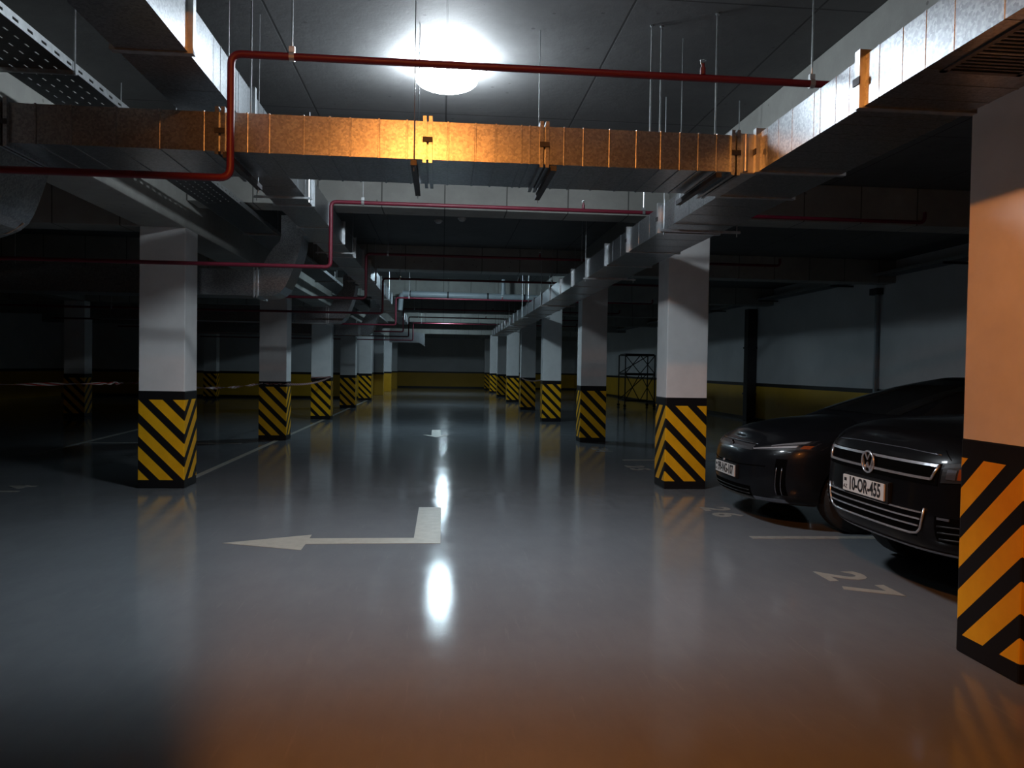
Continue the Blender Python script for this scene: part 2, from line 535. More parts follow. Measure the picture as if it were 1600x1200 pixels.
# ------------------------------------------------------------------ ducts
def flange_y(mb, x0, x1, z0, z1, y, t=0.022, h=0.028):
    """rectangular collar around a duct that runs along Y"""
    mb.box(x0-h, x1+h, y-t, y+t, z0-.009, z0+.002)
    mb.box(x0-h, x1+h, y-t, y+t, z1-.002, z1+h)
    mb.box(x0-h, x0+.002, y-t, y+t, z0, z1)
    mb.box(x1-.002, x1+h, y-t, y+t, z0, z1)
    return mb
def duct_y(name, x0, x1, z0, z1, flanges, ya, yb, label, ribs, hang, hang_x):
    r = thing(name, ((x0+x1)/2, ya, z0), label, 'duct')
    ys = [ya]+flanges+[yb]
    for a, b in zip(ys[:-1], ys[1:]):
        MB().box(x0, x1, a+.001, b-.001, z0, z1).build('duct_section', M['galv'], r)
    f0 = flange_y(MB(), x0, x1, z0, z1, flanges[0]).build('flange', M['zinc'], r)
    for y in flanges[1:]:
        copy_part(f0, r, (0, y-flanges[0], 0))
    c0 = MB().box(x0-.034 if hang_x < 0 else x0-.034, x0-.028, flanges[0]-.03, flanges[0]+.03, (z0+z1)/2-.018, (z0+z1)/2+.018).build('flange_clip', M['dark_steel'], r)
    for y in flanges[1:6]:
        copy_part(c0, r, (0, y-flanges[0], 0))
    xr = x0 if x0 > 0 else x1
    r0 = None
    for y in ribs:
        if r0 is None:
            r0 = MB().box(x0-.0022, x1+.0022, ribs[0]-.006, ribs[0]+.006, z0-.0015, z1+.0015).build('stiffening_rib', M['galv'], r)
        else:
            copy_part(r0, r, (0, y-ribs[0], 0))
    t0 = None
    for y in hang:
        if t0 is None:
            t0 = MB().box(x0-.09, x1+.09, hang[0]-.012, hang[0]+.012, z0-.050, z0-.030).build('trapeze_bar', M['zinc'], r)
            l0 = MB().tube([(x0-.06, hang[0], z0-.08), (x0-.06, hang[0], ZC)], 0.005, 6).build('hanger_rod', M['zinc'], r)
            l1 = MB().tube([(x1+.06, hang[0], z0-.08), (x1+.06, hang[0], ZC)], 0.005, 6).build('hanger_rod', M['zinc'], r)
        else:
            for o in (t0, l0, l1):
                copy_part(o, r, (0, y-hang[0], 0))
    return r

RZ0, RZ1 = 2.775, 3.015
RX0, RX1 = 1.985, 2.53
rfl = [2.25, 3.516, 4.72, 5.42, 6.93, 8.13, 9.25, 10.5, 11.69, 12.86, 14.07, 15.32, 16.62, 17.9, 19.1, 20.3, 21.5, 22.7, 23.9, 25.1, 26.3, 27.5, 28.7, 29.9]
rribs = [2.42, 2.59, 2.86, 3.04, 3.20, 3.38, 3.64, 3.77, 3.93, 4.0, 4.26, 4.44, 4.60, 5.75, 6.1, 6.5, 7.3, 7.7, 8.5, 8.9]
rd = duct_y('supply_duct', RX0, RX1, RZ0, RZ1, rfl, -1.0, 31.0,
            'long galvanised duct running along the right side of the aisle', rribs, [6.6, 10.3, 15.0, 18.6, 22.3, 26.0], 1)
LX0, LX1, LZ0, LZ1 = -1.715, -1.35, 3.125, 3.395
lfl = [1.7, 2.95, 4.18, 5.50, 6.75, 8.0, 9.25, 10.42, 11.7, 12.9, 14.1, 15.35, 16.6, 17.8, 19.0, 20.2, 21.4, 22.7, 23.9, 25.1, 26.3, 27.5, 28.7]
lribs = [4.75, 5.15, 5.85, 6.2, 7.2, 7.6, 16.9, 17.3, 18.2, 18.6, 19.4, 19.8]
ld = duct_y('exhaust_duct', LX0, LX1, LZ0, LZ1, lfl, -1.0, 30.0,
            'long galvanised duct under the slab along the left side of the aisle', lribs, [7.45, 11.0, 14.6, 18.4, 23.0], -1)

# vent grille under the right duct
g = MB()
gx0, gx1, gy0, gy1 = 2.06, 2.42, 2.35, 3.05
for a in ((gx0, gx0+.025, gy0, gy1), (gx1-.025, gx1, gy0, gy1), (gx0, gx1, gy0, gy0+.025), (gx0, gx1, gy1-.025, gy1)):
    g.box(*a, RZ0-.008, RZ0-.001)
gr = g.build('grille_frame', M['grille'], rd)
s0 = MB().box(gx0+.025, gx1-.025, gy0+.04, gy0+.05, RZ0-.005, RZ0-.001).build('grille_slat', M['grille'], gr, origin=(gx0, gy0, RZ0))
for i in range(1, 20):
    copy_part(s0, gr, (0, 0.032*i, 0))

# cross duct in front of the nearest lamp
TY0, TY1, TZ0, TZ1 = 4.744, 5.372, 2.772, 3.005
TX0, TX1 = -2.90, 1.955
td = thing('cross_duct', (0, TY0, TZ0), 'galvanised cross duct spanning the aisle, its near face glowing orange', 'duct')
tfl = [-2.575, -1.343, -0.11, 0.611, 1.836]
tx = [TX0]+tfl+[TX1]
for a, b in zip(tx[:-1], tx[1:]):
    MB().box(a+.001, b-.001, TY0, TY1, TZ0, TZ1).build('duct_section', M['galv'], td)
f0 = None
for x in tfl:
    if f0 is None:
        mb = MB(); h = 0.026
        for dx in (-.018, .018):
            a, b = x+dx-.011, x+dx+.011
            mb.box(a, b, TY0-h, TY1+h, TZ0-h, TZ0+.001)
            mb.box(a, b, TY0-h, TY1+h, TZ1-.001, TZ1+h)
            mb.box(a, b, TY0-h, TY0+.001, TZ0, TZ1)
            mb.box(a, b, TY1-.001, TY1+h, TZ0, TZ1)
        f0 = mb.build('flange', M['galv'], td, origin=(x, TY0, TZ0))
        k0 = MB().box(x-.03, x+.03, TY0-h-.008, TY0-h-.001, 2.872, 2.902).build('flange_clip', M['dark_steel'], td, origin=(x, TY0, TZ0))
    else:
        copy_part(f0, td, (x-tfl[0], 0, 0)); copy_part(k0, td, (x-tfl[0], 0, 0))
trib = [-2.40, -2.2, -1.95, -1.7, -1.444, -1.19, -1.062, -0.858, -0.702, -0.579, -0.406, -0.236, 0.015, 0.184, 0.311, 0.47, 0.522, 0.739, 0.861, 1.027, 1.199, 1.356, 1.48, 1.60, 1.72]
r0 = None
for x in trib:
    if r0 is None:
        r0 = MB().box(x-.006, x+.006, TY0-.006, TY1+.004, TZ0-.005, TZ1+.004).build('stiffening_rib', M['galv'], td, origin=(x, TY0, TZ0), bevel=0.002)
    else:
        copy_part(r0, td, (x-trib[0], 0, 0))
t0 = None
for x in (-1.285, -0.19, 0.66, 1.70):
    if t0 is None:
        X_ = x
        t0 = MB().box(x-.018, x+.018, TY0-.10, TY1+.10, TZ0-.064, TZ0-.032).build('trapeze_bar', M['dark_steel'], td)
        l0 = MB().tube([(x, TY0-.06, TZ0-.09), (x, TY0-.06, ZC)], 0.0035, 6).build('hanger_rod', M['zinc'], td)
        l1 = MB().tube([(x, TY1+.06, TZ0-.09), (x, TY1+.06, ZC)], 0.0035, 6).build('hanger_rod', M['zinc'], td)
    else:
        for o in ((t0, l0, l1) if x < 0 else (t0, l1)): copy_part(o, td, (x-X_, 0, 0))
# collar joint onto the right duct
MB().box(1.842, 1.982, TY0-.012, TY1+.012, TZ0-.012, TZ1+.012).build('joint_collar', M['zinc'], td, bevel=0.008)
MB().tube([(1.90, TY0-.022, TZ0), (1.90, TY0-.022, TZ1)], 0.016, 10).build('corner_seam', M['zinc'], td, smooth=True)

# drop elbow at the left end of the cross duct
def elbow(y0, y1, outer, inner, xl, z0, z1, parent):
    MB().prism(outer+inner, 'Y', y0, y1).build('elbow', M['galv'], parent)
    MB().box(xl, inner[0][0]-.004, y0, y1, z0, z1).build('duct_section', M['galv'], parent)
    x = inner[0][0]-.0
    mb = MB(); h = .024
    for dx in (-.02, .02):
        mb.box(x+dx-.01, x+dx+.01, y0-h, y1+h, z0-h, z0); mb.box(x+dx-.01, x+dx+.01, y0-h, y1+h, z1, z1+h)
        mb.box(x+dx-.01, x+dx+.01, y0-h, y0, z0, z1); mb.box(x+dx-.01, x+dx+.01, y1, y1+h, z0, z1)
    mb.build('flange', M['zinc'], parent)
    return parent
outer = [(-2.62, 2.771), (-2.637, 2.72), (-2.665, 2.63), (-2.697, 2.536), (-2.725, 2.465), (-2.757, 2.407), (-2.81, 2.36), (-2.858, 2.336), (-2.94, 2.307), (-3.05, 2.30)]
inner = [(-3.05, 2.64), (-2.98, 2.66), (-2.93, 2.70), (-2.90, 2.771)]
elbow(TY0+.002, TY1-.002, outer, inner, -4.3, 2.30, 2.64, td)
MB().tube([(-3.04, TY1-.06, 2.296), (-2.86, TY1-.06, 2.330), (-2.757, TY1-.06, 2.400)], 0.006, 6).build('elbow_seam', M['zinc'], td)

# branches off the left duct
def branch(y0, label):
    y1 = y0+.5
    r = thing('duct_branch', (-2.0, y0, 2.36), label, 'duct', 'branches off the left duct')
    outer = [(-1.80, 3.13), (-1.815, 3.0), (-1.85, 2.86), (-1.90, 2.72), (-1.945, 2.60), (-2.0, 2.48), (-2.07, 2.40), (-2.15, 2.365), (-2.30, 2.36), (-2.36, 2.36)]
    inner = [(-2.36, 2.685), (-2.32, 2.69), (-2.27, 2.75), (-2.22, 2.86), (-2.14, 2.98), (-2.065, 3.06), (-2.055, 3.13)]
    elbow(y0, y1, outer, inner, -7.0, 2.36, 2.685, r)
    MB().box(-2.055, -1.722, y0, y1, 3.131, 3.385).build('branch_neck', M['galv'], r)
    return r
b1 = branch(9.90, 'nearest curved duct branch dropping left behind the nearest left column')
copy_thing(b1, (-2.0, 15.90, 2.36), 'second curved duct branch dropping left off the left duct')
copy_thing(b1, (-2.0, 21.85, 2.36), 'third curved duct branch dropping left off the left duct')
# far cross piece
fd = thing('duct_box', (-1.8, 34.0, 2.6), 'pale galvanised duct box hanging far down the left of the aisle', 'duct')
MB().box(-2.35, -1.05, 34.0, 34.6, 2.55, 3.0).build('duct_section', M['galv'], fd)
MB().prism([(-1.048, 2.55), (-0.80, 2.40), (-0.80, 2.95), (-1.048, 3.0)], 'Y', 34.0, 34.6).build('outlet_hood', M['galv'], fd)
MB().tube([(-1.8, 34.3, 3.0), (-1.8, 34.3, ZC)], 0.008, 6).build('hanger_rod', M['zinc'], fd)

# ------------------------------------------------------------------ cable tray
def cable_tray(x0, x1, z, ya, yb, label, dense_to):
    r = thing('cable_tray', ((x0+x1)/2, ya, z), label, 'cable tray')
    mb = MB()
    y = ya; rows = 4; wdt = (x1-x0)/(rows*8+7)
    while y < yb:
        if y < dense_to:
            mb.box(x0, x1, y-.01, y+.05, z, z+.003)
            for k in range(rows+1):
                mb.box(x0+8*k*wdt, x0+(8*k+7)*wdt, y+.05, y+.10, z, z+.003)
            y += .11
        else:
            mb.box(x0, x1, y, yb, z, z+.003); y = yb
    mb.build('perforated_base', M['tray'], r)
    for xx, sgn in ((x0, -1), (x1, 1)):
        q = MB()
        a, b = (xx-.004, xx) if sgn < 0 else (xx, xx+.004)
        q.box(a, b, ya, yb, z, z+.018); q.box(a, b, ya, yb, z+.034, z+.06)
        y = ya
        while y < min(yb, dense_to):
            q.box(a, b, y, y+.09, z+.018, z+.034); y += .15
        if yb > y: q.box(a, b, y, yb, z+.018, z+.034)
        q.build('side_rail', M['zinc'], r)
    return r
TRZ = 3.325
ct = cable_tray(-2.775, -2.345, TRZ, 1.0, 33.0, 'perforated cable tray hanging high at the left, parallel to the aisle', 9.0)
h0 = None
for y in (5.07, 6.9, 11.0, 14.0, 17, 20, 23):
    if h0 is None:
        Yh = y
        h0 = MB().box(-2.80, -2.32, y-.012, y+.012, TRZ-.026, TRZ-.001).build('support_bar', M['zinc'], ct)
        l0 = MB().tube([(-2.33, y, TRZ-.03), (-2.33, y, ZC)], 0.005, 6).build('hanger_rod', M['zinc'], ct)
        l1 = MB().tube([(-2.79, y, TRZ-.03), (-2.79, y, ZC)], 0.005, 6).build('hanger_rod', M['zinc'], ct)
    else:
        for o in (h0, l0, l1): copy_part(o, ct, (0, y-Yh, 0))

# ------------------------------------------------------------------ fire pipes
PY = [4.386, 8.19, 11.9, 15.2, 19.4, 23.1, 26.8, 30.6]
def fire_pipe(i, y):
    lab = ('red sprinkler pipe crossing the ceiling, nearest the camera' if i == 0 else
           'red sprinkler pipe crossing the aisle, %s from the camera' % ORD[i])
    r = thing('sprinkler_pipe', (-1.19, y, 2.53), lab, 'pipe', 'sprinkler pipes across the aisle')
    rad = 0.021
    MB().tube(bend_path([(-9.4, y, 2.53), (-1.19, y, 2.53), (-1.19, y, 3.215), (5.4, y, 3.215), (5.4, y, 3.33)], 0.06), rad, 12).build('pipe_run', M['red'], r, smooth=True)
    # sprinkler heads standing on the pipe
    for x in (1.495,):
        MB().tube([(x, y, 3.235), (x, y, 3.275), (x, y, 3.278), (x, y, 3.30)], [0.016, 0.016, 0.01, 0.01], 10).build('sprinkler_head', M['red'], r)
        MB().disc(x, y, 3.315, 0.018, 0.004, 10).build('deflector', M['zinc'], r)
        MB().tube([(x-.012, y, 3.295), (x-.014, y, 3.318)], 0.003, 6).build('sprinkler_arm', M['zinc'], r)
    for x, zz in ((-0.86, 3.215), (2.16, 3.215), (-6.3, 2.53)):
        MB().tube([(x, y, zz+.03), (x, y, ZC)], 0.005, 6).build('hanger_rod', M['zinc'], r)
        MB().tube([(x-.014, y, zz), (x+.014, y, zz)], 0.027, 12).build('pipe_clamp', M['zinc'], r)
        MB().box(x-.016, x+.016, y-.012, y+.012, zz+.024, zz+.055).build('clamp_nut', M['zinc'], r)
    return r
p1 = fire_pipe(0, PY[0])
for i, y in enumerate(PY[1:], 1):
    copy_thing(p1, (-1.19, y, 2.53), 'red sprinkler pipe crossing the aisle, %s from the camera' % ORD[i])

# grey drain pipe in the lit bay
dp = thing('drain_pipe', (0.5, 20.75, 3.40), 'thick grey plastic drain pipe crossing the lit bay down the aisle', 'pipe')
MB().tube([(-1.1, 20.75, 3.45), (4.5, 20.75, 3.40)], 0.085, 16).build('pipe_run', M['pvc'], dp, smooth=True)
MB().tube([(1.62, 20.75, 3.44), (1.62, 20.75, ZC)], 0.055, 14).build('riser', M['pvc'], dp, smooth=True)
MB().tube([(1.62, 20.75, 3.46), (1.62, 20.75, 3.58)], 0.07, 14).build('socket', M['pvc'], dp, smooth=True)
MB().tube([(-1.1, 20.75, 3.45), (-1.13, 20.75, 3.38), (-1.16, 20.75, 3.0)], 0.07, 14).build('drop_pipe', M['pvc'], dp, smooth=True)
for x in (-0.9, 0.12, 1.2, 2.2):
    z = 3.45-(x+1.1)*0.0089
    MB().tube([(x-.02, 20.75, z), (x+.02, 20.75, z)], 0.093, 16).build('pipe_clamp', M['dark_steel'], dp)
    MB().tube([(x, 20.75, z+.09), (x, 20.75, ZC)], 0.006, 6).build('hanger_rod', M['zinc'], dp)

# loose hanging rods near the lamp
for i, (x, y, z0, lab) in enumerate([(1.805, 5.02, TZ1+.03, 'thin steel rod hanging over the right end of the cross duct'),
                               (1.42, 5.25, TZ1+.03, 'left one of two close steel rods above the cross duct'),
                               (1.49, 5.25, TZ1+.03, 'right one of two close steel rods above the cross duct'),
                               (-1.27, 5.15, TZ1+.03, 'thin steel rod hanging beside the left duct above the cross duct')]):
    t = thing('hanging_rod', (x, y, z0), lab, 'rod', 'steel rods above the cross duct')
    MB().tube([(x, y, z0+.001), (x, y, ZC)], 0.006, 6).build('rod', M['zinc'], t)
    MB().disc(x, y, ZC-.012, 0.014, 0.012, 6).build('anchor_nut', M['zinc'], t)

# ceiling detectors in the second bay
for x, y, lab in ((-0.1, 12.6, 'left of two round detectors on the dark slab'), (0.28, 12.35, 'right of two round detectors on the dark slab')):
    t = thing('smoke_detector', (x, y, ZC), lab, 'detector', 'round detectors on the ceiling')
    MB().tube([(x, y, ZC-.001), (x, y, ZC-.02)], 0.07, 18).build('detector_base', M['housing'], t)
    MB().tube([(x, y, ZC-.021), (x, y, ZC-.045), (x, y, ZC-.055)], [0.055, 0.048, 0.03], 18).build('sensor_cap', M['housing'], t)

# services on the right wall
t = thing('downpipe', (9.35, 22.5, 0), 'dark square downpipe standing against the right wall', 'pipe')
MB().box(9.2, 9.48, 22.35, 22.65, 0.0, 3.4).build('shaft', M['dark_steel'], t, bevel=0.01)
for z in (0.8, 2.2): MB().box(9.18, 9.485, 22.33, 22.67, z, z+.05).build('bracket', M['dark_steel'], t)
t = thing('wall_conduit', (9.44, 15.9, 0), 'thin grey conduit running up the right wall to a junction box', 'pipe')
MB().tube([(9.44, 15.9, 0.1), (9.44, 15.9, 3.22)], 0.045, 10).build('conduit', M['pvc'], t, smooth=True)
MB().box(9.34, 9.49, 15.75, 16.05, 3.22, 3.36).build('junction_box', M['dark_steel'], t, bevel=0.006)
t = cable_tray(9.0, 9.35, 3.54, 6.0, 40.0, 'dark cable tray high along the right wall', 6.0)
for y in (9, 13, 17, 21, 25, 29):
    MB().box(8.95, 9.499, y-.02, y+.02, 3.50, 3.539).build('support_bar', M['dark_steel'], t)

# ------------------------------------------------------------------ floor markings
E_ = 0.003
def flat(poly, name, mat, label, cat, group=None):
    return tag(MB().prism(poly, 'Z', 0.0004, E_).build(name, mat, origin=(poly[0][0], poly[0][1], 0)), label, cat, group)
flat([(-1.807, 6.51), (-1.118, 6.249), (-1.118, 6.462), (0.005, 6.462), (0.005, 8.13), (-0.228, 8.13), (-0.228, 6.67), (-1.122, 6.67), (-1.126, 6.813)][::1],
     'turn_arrow', M['road'], 'large white left-turn arrow painted on the aisle floor', 'arrow')
flat([(-0.108, 16.20), (0.175, 16.82), (-0.02, 16.72), (-0.025, 18.1), (-0.228, 18.1), (-0.218, 16.70), (-0.41, 16.78)],
     'straight_arrow', M['road'], 'small white arrow painted far down the aisle pointing at the camera', 'arrow')
def line(x0, y0, x1, y1, w, label, mat='road_worn'):
    d = Vector((x1-x0, y1-y0)).normalized(); n = Vector((-d.y, d.x))*(w/2)
    flat([(x0+n.x, y0+n.y), (x1+n.x, y1+n.y), (x1-n.x, y1-n.y), (x0-n.x, y0-n.y)], 'parking_line', M[mat], label, 'line', 'painted parking lines')
line(2.80, 6.63, 8.9, 6.50, 0.10, 'white line between the two parked cars')
for a, b, k in ((1, 2, 1), (2, 3, 2), (3, 4, 3), (4, 5, 4)):
    line(-3.22, rowy(a)+CD+.02, -3.22, rowy(b)-.02, 0.09, 'white line along the left of the aisle between its %s and %s columns' % (ORD[a-1], ORD[b-1]), 'road')
line(-6.45, 12.6, -6.75, 18.0, 0.09, 'pale line in the dark left bay beyond the nearest column')
line(-3.75, 14.7, -6.5, 14.62, 0.09, 'pale line crossing the dark left bay')
line(3.0, 12.4, 8.6, 12.35, 0.09, 'faint bay line behind the column beside the saloon')

def text_mesh(body, size, bold=0.0, sx=1.0, extrude=0.0):
    cu = bpy.data.curves.new('text', 'FONT')
    cu.body = body; cu.size = size; cu.align_x = 'CENTER'; cu.align_y = 'CENTER'
    cu.offset = bold; cu.extrude = extrude; cu.resolution_u = 3
    o = bpy.data.objects.new('text', cu); COL.objects.link(o)
    dg = bpy.context.evaluated_depsgraph_get()
    me = bpy.data.meshes.new_from_object(o.evaluated_get(dg))
    bpy.data.objects.remove(o); bpy.data.curves.remove(cu)
    for v in me.vertices: v.co.x *= sx
    return me
def bay_number(txt, x, y, size, upx, label, mat='road'):
    """digits lying on the floor; upx=+1: top of the digits points to +X"""
    t = thing('bay_number', (x, y, 0), label, 'number', 'painted bay numbers')
    for i, ch in enumerate(txt):
        me = text_mesh(ch, size, 0.012, 1.15, 0.001)
        me.name = 'digit'
        me.materials.append(M[mat])
        o = bpy.data.objects.new('digit', me); COL.objects.link(o); o.parent = t
        off = (i-(len(txt)-1)/2)*size*0.78
        o.location = (0, -off*upx, 0.002)
        o.rotation_euler = (0, 0, -math.pi/2*upx)
bay_number('27', 2.95, 5.17, 0.46, 1, 'white 27 painted on the floor before the black off-roader')
bay_number('26', 2.97, 7.86, 0.42, 1, 'white 26 painted on the floor before the dark saloon', 'road_worn')
bay_number('25', 2.98, 11.4, 0.40, 1, 'faint number on the floor just behind the column beside the saloon', 'road_worn')
bay_number('24', 2.95, 13.9, 0.40, 1, 'faint number on the floor before the third right column', 'road_worn')
bay_number('14', -4.93, 9.3, 0.42, -1, 'faint number on the floor left of the nearest left column', 'road_worn')

# ------------------------------------------------------------------ barrier tape
def tape(path, label, twist):
    w = 0.020
    me = bpy.data.meshes.new('barrier_tape')
    vs, fs, uv = [], [], []
    pts = [Vector(p) for p in path]
    L = 0.0; samples = []
    for a, b in zip(pts[:-1], pts[1:]):
        n = max(2, int((b-a).length/0.06))
        for i in range(n):
            t = i/n
            q = a.lerp(b, t)
            sag = 4*t*(1-t)*0.012*(b-a).length
            samples.append((q-Vector((0, 0, sag)), (b-a).normalized(), L+(b-a).length*t, min(t, 1-t)*(b-a).length))
        L += (b-a).length
    samples.append((pts[-1], (pts[-1]-pts[-2]).normalized(), L, 0))
    for q, d, l, e in samples:
        side = d.cross(Vector((0, 0, 1))).normalized()
        ang = twist*l*min(1, e/0.5)
        u = Vector((0, 0, 1))*math.cos(ang)+side*math.sin(ang)
        vs += [q-u*w, q+u*w]; uv += [(l, 0), (l, 1)]
    for i in range(len(samples)-1):
        fs.append((2*i, 2*i+2, 2*i+3, 2*i+1))
    me.from_pydata([tuple(v-pts[0]) for v in vs], [], fs)
    ul = me.uv_layers.new(name='UVMap')
    for lp in me.loops: ul.data[lp.index].uv = uv[lp.vertex_index]
    me.materials.append(M['tape'])
    o = bpy.data.objects.new('barrier_tape', me); COL.objects.link(o); o.location = pts[0]
    md = o.modifiers.new('thickness', 'SOLIDIFY'); md.thickness = 0.001
    return tag(o, label, 'tape', 'red and white barrier tapes')
yb = rowy(1)+CD+.01
tape([(XL2+.01, rowy(1)+.3, 1.29), (XL-CW-.01, rowy(1)+.3, 1.25)], 'twisted barrier tape stretched across the dark left bay to the nearest left column', 4.0)
tape([(XL-CW+.05, yb, 1.22), (XL-CW+.05, rowy(2)-.012, 1.12), (XL+.008, rowy(2)-.012, 1.11)], 'barrier tape between the first and second left columns', 2.6)
tape([(XL+.012, rowy(2), 1.11), (XL+.012, rowy(3)-.012, 1.17), (XL-CW, rowy(3)-.012, 1.15)], 'barrier tape between the second and third left columns', 0.0)
tape([(XR+.02, rowy(3)+CD+.008, 1.17), (XR+.02, rowy(4)-.012, 1.14)], 'barrier tape between the fourth and fifth columns of the right row', 0.0)

# ------------------------------------------------------------------ scaffold
sf = thing('scaffold_tower', (7.85, 30.4, 0), 'dark steel scaffold tower on wheels near the right wall', 'scaffold')
sx0, sx1, sy0, sy1 = 7.25, 8.45, 29.8, 30.9
for x in (sx0, sx1):
    for y in (sy0, sy1):
        MB().tube([(x, y, 0.12), (x, y, 2.10)], 0.025, 8).build('upright', M['dark_steel'], sf, smooth=True)
        MB().tube([(x, y-.02, 0.06), (x, y+.02, 0.06)], 0.06, 12).build('caster', M['rubber'], sf)
        MB().box(x-.02, x+.02, y-.03, y+.03, 0.06, 0.13).build('caster_fork', M['dark_steel'], sf)
for z in (0.25, 1.35, 2.08):
    for y in (sy0, sy1):
        MB().tube([(sx0, y, z), (sx1, y, z)], 0.02, 8).build('ledger', M['dark_steel'], sf)
    for x in (sx0, sx1):
        MB().tube([(x, sy0, z), (x, sy1, z)], 0.02, 8).build('ledger', M['dark_steel'], sf)
for z0, z1 in ((0.25, 1.35), (1.35, 2.08)):
    for a, b in ((sx0, (sx0+sx1)/2), ((sx0+sx1)/2, sx1)):
        MB().tube([(a, sy0, z0), (b, sy0, z1)], 0.018, 8).build('brace', M['dark_steel'], sf)
        MB().tube([(b, sy0, z0), (a, sy0, z1)], 0.018, 8).build('brace', M['dark_steel'], sf)
    MB().tube([(sx0, sy1, z0), (sx1, sy1, z1)], 0.018, 8).build('brace', M['dark_steel'], sf)
for z in (1.28, 2.10):
    for i in range(3):
        MB().box(sx0+.02, sx1-.02, sy0+.05+i*.34, sy0+.36+i*.34, z, z+.045).build('plank', M['dark_steel'], sf)
# ------------------------------------------------------------------ cars
def lerp_tab(tab, x):
    if x <= tab[0][0]: return tab[0][1]
    for (a, va), (b, vb) in zip(tab[:-1], tab[1:]):
        if x <= b:
            t = (x-a)/(b-a)
            return va+(vb-va)*t
    return tab[-1][1]
def smooth_tab(tab, x):
    if x <= tab[0][0]: return tab[0][1]
    for (a, va), (b, vb) in zip(tab[:-1], tab[1:]):
        if x <= b:
            t = (x-a)/(b-a); t = t*t*(3-2*t)*.5+t*.5
            return va+(vb-va)*t
    return tab[-1][1]

def plan_outline(xf, xr, hw, n_front, n_side, ef=2.6, cor=0.75, rcor=0.55):
    """half outline (y>=0) from front centre to rear centre: superelliptic nose and tail"""
    pts = []
    for i in range(n_front+1):
        a = (math.pi/2)*i/n_front
        pts.append((xf+cor*(1-abs(math.cos(a))**(2/ef)), hw*abs(math.sin(a))**(2/ef)))
    for i in range(1, n_side):
        t = i/n_side
        pts.append((xf+cor+(xr-rcor-xf-cor)*t, hw))
    for i in range(n_front+1):
        a = (math.pi/2)*i/n_front
        pts.append((xr-rcor+rcor*abs(math.sin(a))**(2/ef), hw*abs(math.cos(a))**(2/ef)))
    return pts

def shell(rings, top_z=None, crown=0.0, ncap=8, bottom=True):
    """rings: list of half outlines [(x,y,z)], same length. Mirrors them and caps the top with a crowned grid."""
    n = len(rings[0])
    vs, fs = [], []
    full = []
    for rg in rings:
        loop = [(x, y, z) for x, y, z in rg]+[(x, -y, z) for x, y, z in rg[-2:0:-1]]
        full.append(loop)
    m_ = len(full[0])
    for lp in full: vs += lp
    for r in range(len(full)-1):
        for i in range(m_):
            j = (i+1) % m_
            fs.append((r*m_+i, r*m_+j, (r+1)*m_+j, (r+1)*m_+i))
    # top cap
    top = rings[-1]; o = (len(full)-1)*m_
    def left(i): return o+i
    def right(i): return o+((m_-i) % m_)
    prev = None
    for i in range(n):
        if i == 0 or i == n-1:
            row = [left(i)]
        else:
            row = [left(i)]
            x, y, z = top[i]
            for k in range(1, ncap):
                t = 1-2*k/ncap
                vs.append((x, y*t, z+crown*min(1, y/0.4)*(1-abs(t)**2.2)))
                row.append(len(vs)-1)
            row.append(right(i))
        if prev is not None:
            if len(prev) == 1:
                for k in range(len(row)-1): fs.append((prev[0], row[k], row[k+1]))
            elif len(row) == 1:
                for k in range(len(prev)-1): fs.append((prev[k], row[0], prev[k+1]))
            else:
                for k in range(len(row)-1): fs.append((prev[k], row[k], row[k+1], prev[k+1]))
        prev = row
    if bottom:
        fs.append(tuple(range(m_)))
    return vs, fs

